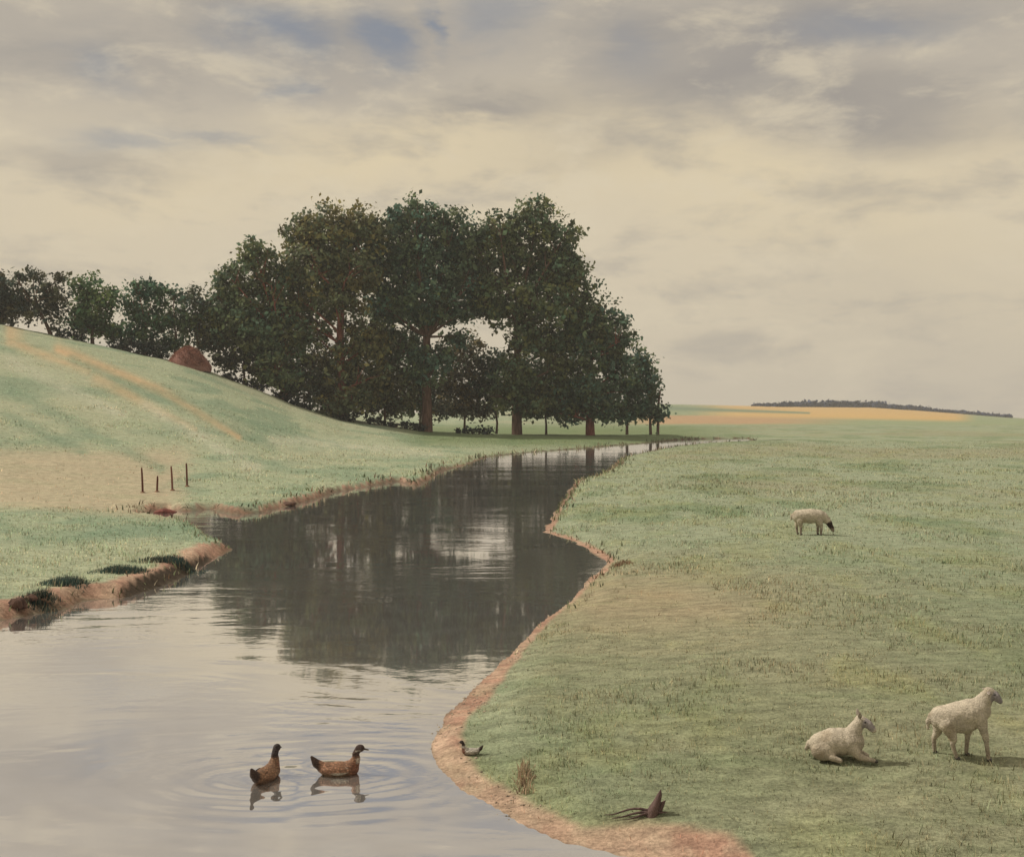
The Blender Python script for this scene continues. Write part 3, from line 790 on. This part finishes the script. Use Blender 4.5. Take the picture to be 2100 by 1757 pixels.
finish(Ne, Ne.mix(Ne.remap(_k, .35, .65), (.13, .075, .05), (.30, .17, .11)), .95, _k, .8, .04, .1)
M_EARTH = me_
posts()

# ------------------------------------------------------------------ clods, stump, sedge
def rock(name, label, cat, bx, by, sx, sy, sz, seed, mat, group=None, zoff=0, hit=None):
    x, y, z = hit or ground_hit(bx, by)
    bm = bmesh.new(); bmesh.ops.create_icosphere(bm, subdivisions=4, radius=1)
    rs = random.Random(seed); ph = [rs.uniform(0, 6) for _ in range(6)]
    for v in bm.verts:
        p = v.co
        n = 1 + .18 * math.sin(3.1 * p.x + ph[0]) * math.cos(2.7 * p.z + ph[1]) + .10 * math.sin(7 * p.y + ph[2] + 3 * p.x) + .05 * math.sin(15 * p.x + ph[3]) * math.sin(13 * p.z + ph[4])
        v.co = Vector((p.x * sx, p.y * sy, max(p.z, -.5) * sz)) * n
    me = bpy.data.meshes.new(name); bm.to_mesh(me); bm.free()
    for f in me.polygons: f.use_smooth = True
    me.materials.append(mat)
    o = bpy.data.objects.new(name, me); o.location = (x, y, z + zoff); link(o)
    return tag(o, label, cat, group)
CL = 'clods of earth fallen from the left bank'
M_CLOD = bark_mat('dark_clod', (.06, .035, .028), (.15, .085, .062))
M_CLODR = bark_mat('red_clod', (.11, .035, .03), (.24, .09, .07))
rock('earth_clod', 'dark brown clod at the left edge of the picture by the near bank', 'clod', 34, 1242, .17, .15, .12, 1, M_CLOD, CL)
rock('earth_clod', 'small dark clod beside the rushes right of the leftmost one', 'clod', 64, 1230, .11, .10, .08, 2, M_CLOD, CL)
rock('earth_clod', 'reddish clod where the narrow inlet ends', 'clod', 338, 1050, .34, .22, .12, 3, M_CLODR, CL)
rock('earth_clod', 'flat dark clod on the far bank right of the reddish one', 'clod', 590, 1034, .34, .25, .10, 4, M_CLOD, CL)

SEDGE = 'dark blue-green sedge clumps on the near spit'
def sedge(label, bx, by, w, hgt, n, seed, c=(.055, .09, .078), straw=.12, name='sedge_clump', cat='sedge', group=SEDGE, cdark=None):
    x, y, z = ground_hit(bx, by)
    rs = np.random.RandomState(seed)
    px = np.clip(rs.normal(0, w * .45, n), -w, w); py = np.clip(rs.normal(0, .16, n), -.3, .3)
    gx = x + px; gy = y + py
    sd = sdist(gx, gy); gz = np.maximum(height(gx, gy, sd), 0) - z
    h = hgt * (.45 + .6 * rs.rand(n)) * np.exp(-(px / (w * 1.1)) ** 2)
    cc = np.tile(np.array(c), (n, 1)) * (.6 + .9 * rs.rand(n, 1))
    s = rs.rand(n) < straw; cc[s] = np.array((.36, .30, .2)) * (.7 + .5 * rs.rand(s.sum(), 1))
    root = empty(name, (x, y, z)); tag(root, label, cat, group)
    blades('blades', np.stack([px, py, gz - .02], 1), h, np.full(n, .018), .55, cc, seed, None, mat=M_LEAF, parent=root, normal_up=False)
    rm = min(.035, w * .1)
    V, F = tube([(-w * .4, 0, -.06), (-w * .2, 0, -.005), (w * .2, 0, -.005), (w * .4, 0, -.06)], [rm * .6, rm, rm, rm * .6], 8)
    np_mesh('root_mat', V, F, M_EARTH, root, True)
sedge('widest dark sedge clump above the pink bank, near the tip of the spit', 345, 1150, .80, .16, 1700, 51)
sedge('dark sedge clump left of the widest one, above the pink bank', 250, 1172, .60, .17, 1300, 52)
sedge('ragged sedge clump low on the bank, left of the pink earth', 135, 1198, .46, .20, 1000, 53)
sedge('straw-streaked rushes close to the left edge of the picture', 84, 1232, .34, .18, 700, 54, straw=.3)
DRY = 'dry tufts on the near right bank'
sedge('pale brown-stemmed dry tuft on the near bank between the resting duck and the stump', 1076, 1596, .11, .12, 200, 61, c=(.30, .22, .15), straw=.45, name='dry_tuft', cat='grass tuft', group=DRY)
sedge('straw tuft at the corner of the bay, where the two banks meet', 1275, 1158, .3, .15, 260, 63, c=(.25, .15, .09), straw=.3, name='dry_tuft', cat='grass tuft', group=None)

def stump():
    x, y, z = ground_hit(1348, 1668)
    k = S / FPX * y
    m = bark_mat('dark_snag', (.05, .032, .032), (.13, .085, .075))
    root = empty('broken_stump', (x, y, z)); tag(root, 'dark splintered stump with low roots at the edge of the near sandy bank', 'stump')
    h = 50 * k
    V, F = tube([(-.055, 0, -.05), (-.045, 0, 0), (-.03, 0, h * .2), (.0, 0, h * .5), (.022, 0, h * .8), (.03, 0, h)], [.062, .056, .045, .033, .02, .003], 9)
    np_mesh('snag', V, F, m, root, True)
    V, F = tube([(-.01, .02, -.04), (.02, .02, h * .15), (.05, .02, h * .4), (.075, .02, h * .52)], [.034, .03, .02, .003], 8)
    np_mesh('splinter', V, F, m, root, True)
    T = []
    for a, L, ht in ((math.pi * .97, .42, .07), (math.pi * 1.06, .36, .02), (math.pi * 1.16, .26, .0), (-.5, .14, .0)):
        pth = []; n = 8
        for i in range(n + 1):
            t = i / n; px_, py_ = math.cos(a) * L * t, math.sin(a) * L * t * .6
            gz = max(H(x + px_, y + py_), 0) - z
            pth.append((px_ - .04, py_, gz * min(1, t * 1.5) + .015 + ht * math.sin(min(1, t * 1.2) * math.pi) * .6 * (1 - t * .4)))
        T.append((pth, [.016 * (1 - .8 * i / n) for i in range(n + 1)]))
    for t in T:
        V, F = tube(t[0], t[1], 6); np_mesh('root', V, F, m, root, True)
stump()

# ------------------------------------------------------------------ animals: union of tapered capsules, fused and smoothed
def fuse(name, parts, mat, parent, voxel=.01, smooth=6, colf=None, fuzz=0.0, seed=1, loc=None):
    bm = bmesh.new()
    def ball(c, r):
        r = (r, r, r) if not hasattr(r, '__len__') else r
        M = Matrix.Translation(Vector(c)) @ Matrix.Diagonal((*r, 1))
        bmesh.ops.create_icosphere(bm, subdivisions=3, radius=1, matrix=M)
    for p in parts:
        if p[0] == 'b': ball(p[1], p[2])
        else:
            pts, rs_ = p[1], p[2]
            for i in range(len(pts) - 1):
                a, b = Vector(pts[i]), Vector(pts[i + 1]); L = (b - a).length
                n = max(2, int(L / (min(rs_[i], rs_[i + 1]) * .35)))
                for j in range(n + 1):
                    t = j / n; ball(a.lerp(b, t), rs_[i] * (1 - t) + rs_[i + 1] * t)
    me = bpy.data.meshes.new('tmp'); bm.to_mesh(me); bm.free()
    ob = bpy.data.objects.new('tmp', me); COL.objects.link(ob)
    r = ob.modifiers.new('r', 'REMESH'); r.mode = 'VOXEL'; r.voxel_size = voxel
    s = ob.modifiers.new('s', 'SMOOTH'); s.factor = .5; s.iterations = smooth
    dg = bpy.context.evaluated_depsgraph_get(); dg.update()
    me2 = bpy.data.meshes.new_from_object(ob.evaluated_get(dg)); me2.name = name
    bpy.data.objects.remove(ob)
    n = len(me2.vertices); co = np.empty(n * 3); me2.vertices.foreach_get('co', co); co = co.reshape(-1, 3)
    if fuzz:
        no = np.empty(n * 3); me2.vertices.foreach_get('normal', no); no = no.reshape(-1, 3)
        w = fbm(co[:, 0] * 32 + co[:, 1] * 17 + 50, co[:, 2] * 32 - co[:, 1] * 21 + 50, 3) - .45
        fz = fuzz * sstep(.0, 1, np.clip((co[:, 2] - .1) / .1, 0, 1))
        me2.vertices.foreach_set('co', (co + no * (w * fz)[:, None]).ravel())
    if colf is not None:
        a = me2.color_attributes.new('Col', 'FLOAT_COLOR', 'POINT')
        c4 = np.ones((n, 4), dtype=np.float32); c4[:, :3] = colf(co); a.data.foreach_set('color', c4.ravel())
    me2.polygons.foreach_set('use_smooth', np.full(len(me2.polygons), True)); me2.update()
    me2.materials.clear(); me2.materials.append(mat)
    return link(bpy.data.objects.new(name, me2), parent)
def coat_mat(name, scale=60, bd=.006):
    m, N = new_mat(name)
    tc = N.node('ShaderNodeTexCoord').outputs['Object']
    k = N.noise(tc, scale, 5, .65); k2 = N.noise(tc, scale * .2, 4, .6)
    c = N.vm('SCALE', attr(N), N.m('MULTIPLY', N.remap(k, .3, .7, .75, 1.2), N.remap(k2, .3, .7, .85, 1.12)))
    finish(N, c, .9, k, .8, bd, .1)
    return m
M_WOOL = coat_mat('sheep_wool', 65, .022)
def feather_mat():
    m, N = new_mat('duck_feathers')
    tc = N.node('ShaderNodeTexCoord').outputs['Object']
    v = N.node('ShaderNodeTexVoronoi', feature='F1'); N.put(v.inputs['Vector'], N.vm('MULTIPLY', tc, (1, 1.6, 1.8))); v.inputs['Scale'].default_value = 44
    k = N.noise(N.vm('MULTIPLY', tc, (.5, 1, 2.2)), 60, 5, .7)
    c = N.vm('SCALE', attr(N), N.m('MULTIPLY', N.remap(v.outputs['Distance'], .15, .6, 1.2, .55), N.remap(k, .3, .7, .7, 1.3)))
    finish(N, c, .7, N.m('SUBTRACT', k, v.outputs['Distance']), .8, .005, .25)
    return m
M_FEATHER = feather_mat()
def plain(name, c, rough=.5, spec=.4):
    m, N = new_mat(name)
    tc = N.node('ShaderNodeTexCoord').outputs['Object']
    k = N.noise(tc, 30, 3, .5)
    finish(N, N.vm('SCALE', tuple(c), N.remap(k, .3, .7, .85, 1.15)), rough, None, spec=spec)
    return m
M_EYE = plain('eye_black', (.012, .01, .01), .2, .6)
M_HOOF = plain('hoof_horn', (.06, .05, .045))
M_BILL = plain('bill_horn', (.06, .045, .03))
M_BILL2 = plain('bill_ochre', (.30, .17, .05))

def small_ball(name, c, r, mat, parent):
    bm = bmesh.new(); r = (r, r, r) if not hasattr(r, '__len__') else r
    bmesh.ops.create_icosphere(bm, subdivisions=2, radius=1, matrix=Matrix.Translation(Vector(c)) @ Matrix.Diagonal((*r, 1)))
    me = bpy.data.meshes.new(name); bm.to_mesh(me); bm.free()
    for f in me.polygons: f.use_smooth = True
    me.materials.append(mat); return link(bpy.data.objects.new(name, me), parent)
def ear(root, base, tip, w, mat, colr):
    b, t = Vector(base), Vector(tip); d = (t - b); L = d.length; d.normalize()
    s = d.cross(Vector((0, 0, 1)));
    if s.length < .1: s = Vector((0, 1, 0))
    s.normalize(); n = s.cross(d)
    V = []; F = []
    rows = [(0, .45), (.2, .9), (.5, 1), (.8, .6), (1, .08)]; seg = 8
    for q, k in rows:
        for j in range(seg):
            a = 6.2832 * j / seg
            V.append(b + d * L * q + s * math.cos(a) * w * k + n * math.sin(a) * w * k * .35)
    for i in range(4):
        for j in range(seg): F.append((i * seg + j, i * seg + (j + 1) % seg, (i + 1) * seg + (j + 1) % seg, (i + 1) * seg + j))
    return np_mesh('ear', V, F, mat, root, True, col=np.tile(np.array(colr), (len(V), 1)))
WOOLC = np.array((.52, .455, .36))
def wool_col(face, head_at=None, head_r=.1, legs=None):
    def f(co):
        c = np.tile(WOOLC, (len(co), 1))
        n = fbm(co[:, 0] * 9 + 30, co[:, 2] * 9 + co[:, 1] * 7 + 30, 3)
        c = c * (.8 + .4 * n)[:, None]
        dirt = sstep(.5, .68, fbm(co[:, 0] * 5 + 12, co[:, 2] * 7 + co[:, 1] * 5 + 3, 3)) * .5 + sstep(.22, .05, co[:, 2]) * .35
        c = c * (1 - dirt[:, None]) + np.array((.30, .235, .16)) * dirt[:, None]
        if head_at is not None:
            d = np.linalg.norm(co - np.array(head_at), axis=1)
            w = sstep(head_r * 1.1, head_r * .8, d)
            c = c * (1 - w[:, None]) + np.array(face) * w[:, None]
        if legs is not None:
            w = sstep(.17, .12, co[:, 2])
            c = c * (1 - w[:, None]) + np.array(legs) * w[:, None]
        return c
    return f
def sheep_standing():
    x, y, z = ground_hit(1975, 1552)
    root = empty('sheep', (x, y, z - .008), R(-10)); tag(root, 'pale cream sheep standing with its head up at the right edge of the meadow', 'sheep', 'sheep on the right-hand meadow')
    legs = [((-.20, .075, .34), (-.225, .08, .20), (-.255, .08, .16), (-.245, .08, .02)),
            ((-.17, -.075, .34), (-.10, -.08, .20), (-.115, -.08, .15), (-.075, -.08, .02)),
            ((.11, .07, .40), (.06, .075, .21), (.055, .075, .17), (.045, .075, .02)),
            ((.14, -.07, .42), (.19, -.075, .22), (.195, -.075, .18), (.215, -.075, .02))]
    P = [('c', [(-.19, 0, .375), (-.06, 0, .40), (.08, 0, .445), (.14, 0, .47)], [.118, .132, .13, .115]),
         ('b', (-.04, 0, .35), (.19, .12, .11)),
         ('c', [(.15, 0, .50), (.20, 0, .575), (.235, -.01, .63)], [.09, .07, .055]),
         ('c', [(.235, -.01, .645), (.29, -.03, .615), (.325, -.045, .575)], [.052, .042, .027]),
         ('c', [(-.29, 0, .40), (-.325, 0, .33), (-.325, 0, .27)], [.03, .022, .016])]
    for i, l in enumerate(legs):
        P.append(('c', list(l), [.075 if i < 2 else .06, .034 if i < 2 else .03, .024, .019]))
    fuse('body', P, M_WOOL, root, .0095, 5, wool_col((.30, .27, .27), (.30, -.035, .60), .075, (.36, .30, .23)), .013)
    for l in legs: small_ball('hoof', (l[3][0] + .008, l[3][1], .016), (.027, .022, .022), M_HOOF, root)
    ear(root, (.225, .04, .665), (.20, .105, .655), .022, M_WOOL, (.33, .28, .24)); ear(root, (.225, -.055, .665), (.205, -.125, .65), .022, M_WOOL, (.33, .28, .24))
    small_ball('eye', (.275, .018, .645), .009, M_EYE, root); small_ball('eye', (.272, -.073, .642), .009, M_EYE, root)
    return root
def sheep_lying():
    x, y, z = ground_hit(1725, 1556)
    root = empty('sheep', (x, y, z), R(-12)); tag(root, 'cream sheep lying in the grass with folded legs, left of the standing one', 'sheep', 'sheep on the right-hand meadow')
    P = [('c', [(-.19, 0, .13), (-.07, 0, .165), (.06, 0, .175), (.11, 0, .18)], [.115, .135, .13, .11]),
         ('b', (-.17, -.09, .09), (.12, .06, .09)), ('b', (-.17, .09, .09), (.12, .06, .09)),
         ('c', [(-.1, -.13, .05), (-.02, -.15, .03)], [.035, .025]), ('c', [(-.1, .13, .05), (-.02, .15, .03)], [.035, .025]),
         ('c', [(.10, 0, .24), (.15, 0, .33), (.175, 0, .375)], [.085, .062, .05]),
         ('c', [(.18, 0, .39), (.25, -.02, .36), (.30, -.035, .31)], [.052, .042, .027]),
         ('c', [(.10, -.07, .13), (.16, -.085, .06), (.30, -.08, .028)], [.06, .035, .022]), ('c', [(.10, .07, .13), (.17, .08, .06), (.25, .07, .03), (.17, .05, .025)], [.06, .033, .024, .02]),
         ('c', [(-.30, 0, .14), (-.33, 0, .08)], [.03, .018])]
    fuse('body', P, M_WOOL, root, .0095, 5, wool_col((.34, .30, .29), (.25, -.02, .355), .075), .013)
    small_ball('hoof', (.312, -.08, .024), (.026, .02, .018), M_HOOF, root); small_ball('hoof', (.158, .05, .022), (.024, .02, .018), M_HOOF, root)
    ear(root, (.165, .035, .42), (.155, .075, .485), .02, M_WOOL, (.36, .31, .25)); ear(root, (.17, -.045, .42), (.165, -.08, .49), .02, M_WOOL, (.36, .31, .25))
    small_ball('eye', (.225, .025, .392), .009, M_EYE, root); small_ball('eye', (.222, -.058, .388), .009, M_EYE, root)
def sheep_grazing():
    x, y, z = ground_hit(1662, 1096)
    root = empty('sheep', (x, y, z), R(-8), 1.30); tag(root, 'distant white sheep grazing with a dark brown head, alone in the middle of the meadow', 'sheep', 'sheep on the right-hand meadow')
    legs = [((-.24, .07, .3), (-.27, .07, .17), (-.25, .07, .02)), ((-.22, -.07, .3), (-.2, -.07, .17), (-.2, -.07, .02)), ((.16, .07, .3), (.16, .07, .17), (.15, .07, .02)), ((.17, -.07, .3), (.21, -.07, .17), (.2, -.07, .02))]
    P = [('c', [(-.24, 0, .38), (0, 0, .385), (.18, 0, .385)], [.13, .15, .13]),
         ('c', [(.26, 0, .37), (.36, 0, .27), (.385, 0, .22)], [.095, .065, .055]),
         ('c', [(.385, 0, .22), (.43, -.01, .14), (.45, -.015, .09)], [.055, .045, .03]),
         ('c', [(-.37, 0, .40), (-.39, 0, .3)], [.028, .018])]
    for l in legs: P.append(('c', list(l), [.07, .032, .022]))
    fuse('body', P, M_WOOL, root, .012, 4, lambda co: wool_col((.05, .033, .026), (.41, 0, .165), .14, (.30, .24, .19))(co), .02)
    for l in legs: small_ball('hoof', (l[2][0] + .01, l[2][1], .016), (.028, .023, .022), M_HOOF, root)
    ear(root, (.365, .04, .265), (.35, .11, .25), .024, M_WOOL, (.05, .033, .026)); ear(root, (.365, -.04, .265), (.35, -.11, .25), .024, M_WOOL, (.05, .033, .026))
    small_ball('eye', (.41, .04, .18), .009, M_EYE, root); small_ball('eye', (.41, -.045, .18), .009, M_EYE, root)
sheep_standing(); sheep_lying(); sheep_grazing()

def duck(label, x, y, z, rz, scale, body, head, wing, bill, group, striped=False, white=False, swim=True):
    root = empty('duck', (x, y, z), rz, scale); tag(root, label, 'duck', group)
    zo = 0 if swim else .035
    P = [('b', (0, 0, .055 + zo), (.185, .095, .082)), ('b', (.11, 0, .065 + zo), (.095, .082, .08)), ('b', (-.10, 0, .075 + zo), (.11, .075, .06)),
         ('c', [(-.15, 0, .085 + zo), (-.215, 0, .125 + zo), (-.262, 0, .19 + zo)], [.052, .042, .014]),
         ('c', [(.145, 0, .10 + zo), (.175, 0, .16 + zo), (.168, 0, .205 + zo), (.190, 0, .245 + zo)], [.062, .042, .034, .034]),
         ('b', (.212, 0, .262 + zo), (.047, .036, .038))]
    def cf(co):
        n = fbm(co[:, 0] * 22 + 9, co[:, 2] * 30 + co[:, 1] * 20 + 9, 3)
        c = np.tile(np.array(body, float), (len(co), 1)) * (.65 + .7 * n)[:, None]
        def mx(col, w):
            nonlocal c
            c = c * (1 - w[:, None]) + np.array(col) * w[:, None]
        zz = co[:, 2] - zo
        mx(np.array(wing), sstep(.055, .03, zz) * sstep(.14, .05, co[:, 0]) * .6)
        mx((.06, .035, .025), sstep(-.165, -.20, co[:, 0]))                       # dark tail
        mx((.20, .085, .05), sstep(.10, .15, co[:, 0]) * sstep(.16, .12, zz))       # ruddy breast
        mx(head, sstep(.17, .20, zz) * sstep(.12, .14, co[:, 0]))
        if striped:
            w = np.exp(-((zz - .072 - .02 * np.sin(co[:, 0] * 12)) / .010) ** 2) * sstep(-.06, -.02, co[:, 0]) * sstep(.11, .07, co[:, 0])
            mx((.55, .50, .42), np.clip(w, 0, 1) * .9)
            w = sstep(.185, .165, zz) * sstep(.115, .135, zz) * sstep(.165, .185, co[:, 0])
            mx((.48, .42, .34), w * .8)
            w = np.exp(-((zz - .246 - (co[:, 0] - .2) * .2) / .006) ** 2) * sstep(.16, .17, co[:, 0]) * sstep(.225, .21, co[:, 0])
            mx((.5, .45, .36), w * .8)
        return c
    fuse('body', P, M_FEATHER, root, .0058, 5, cf, 0)
    # bill: flattened wedge
    V = []; seg = 8
    rows = [(0.245, .256, .018, .014), (.262, .252, .016, .009), (.285, .246, .0165, .006), (.300, .243, .010, .003)]
    for (bx_, bz_, w, h) in rows:
        for j in range(seg):
            a = 6.2832 * j / seg; V.append((bx_, math.cos(a) * w, bz_ + zo + math.sin(a) * h))
    F = [(i * seg + j, i * seg + (j + 1) % seg, (i + 1) * seg + (j + 1) % seg, (i + 1) * seg + j) for i in range(3) for j in range(seg)] + [(24, 25, 26, 27), (24, 27, 28, 31), (28, 29, 30, 31)]
    np_mesh('bill', V, F, bill, root, True)
    for s in (-1, 1):
        small_ball('eye', (.224, s * .033, .270 + zo), .005, M_EYE, root)
        # folded wing: long shield lying along the flank
        V = []; nn = 14; mm = 7
        for i in range(nn + 1):
            t = i / nn; xx = .105 - .275 * t; wd = .058 * math.sin(min(1, t * 1.6 + .18) * math.pi / 2) * (1 - t ** 3) + .003
            for j in range(mm + 1):
                q = j / mm * 2 - 1
                zc = .066 + .016 * t + q * wd * .8
                bulge = .016 * (1 - q * q) + .003
                yy = .095 * math.sqrt(max(.04, 1 - (xx / .2) ** 2)) * math.sqrt(max(.05, 1 - ((zc - .055) / .095) ** 2)) + bulge
                V.append((xx, s * yy, zc + zo))
        F = [(i * (mm + 1) + j, i * (mm + 1) + j + 1, (i + 1) * (mm + 1) + j + 1, (i + 1) * (mm + 1) + j) for i in range(nn) for j in range(mm)]
        V = np.array(V); n = fbm(V[:, 0] * 30 + 4, V[:, 2] * 60 + 4, 3)
        c = np.tile(np.array(body, float), (len(V), 1)) * (.7 + .8 * n)[:, None]
        if striped:
            w = sstep(.062, .050, V[:, 2] - zo) * sstep(-.09, -.04, V[:, 0]); c = c * (1 - w[:, None]) + np.array((.5, .44, .34)) * w[:, None]
        np_mesh('wing', V, F, M_FEATHER, root, True, col=c)
    if not swim:
        for s in (-1, 1):
            V, F = tube([(.02, s * .04, .05), (.025, s * .04, .01), (.05, s * .04, .004)], [.008, .006, .009], 6); np_mesh('foot', V, F, M_BILL2, root, True)
    return root
DG = 'brown ducks on the river'
x, y, z = at(*DUCKS[0][:2]); duck('plain brown duck with a dark head swimming away, left of the striped one', x, y, -.012, DUCKS[0][2], 1.0, (.23, .125, .07), (.045, .032, .03), (.12, .075, .05), M_BILL, DG)
x, y, z = at(*DUCKS[1][:2]); duck('chestnut duck with white wing stripe and cocked tail swimming to the right', x, y, -.012, DUCKS[1][2], 1.0, (.30, .155, .09), (.075, .042, .032), (.15, .11, .06), M_BILL, DG, striped=True)
x, y, z = ground_hit(966, 1546); duck('small white duck with dark head and reddish tail resting on the earthy near bank', x, y, z - .01, R(176), .46, (.52, .47, .40), (.05, .032, .028), (.42, .36, .30), M_BILL, None, swim=False)

# ------------------------------------------------------------------ haze
def haze():
    m = bpy.data.materials.new('haze'); m.use_nodes = True; t = m.node_tree; t.nodes.clear()
    v = t.nodes.new('ShaderNodeVolumePrincipled'); v.inputs['Density'].default_value = 0.00045
    v.inputs['Color'].default_value = (.93, .915, .89, 1); v.inputs['Anisotropy'].default_value = 0.0
    o = t.nodes.new('ShaderNodeOutputMaterial'); t.links.new(v.outputs[0], o.inputs['Volume'])
    bm = bmesh.new(); bmesh.ops.create_cube(bm, size=1.0, matrix=Matrix.Translation((0, 0, -10)) @ Matrix.Diagonal((3100, 3100, 110, 1)))
    me = bpy.data.meshes.new('haze'); bm.to_mesh(me); bm.free(); me.materials.append(m)
    ob = link(bpy.data.objects.new('haze', me)); tag(ob, 'thin pale air between the meadow and the far fields', None, None, 'stuff')
haze()
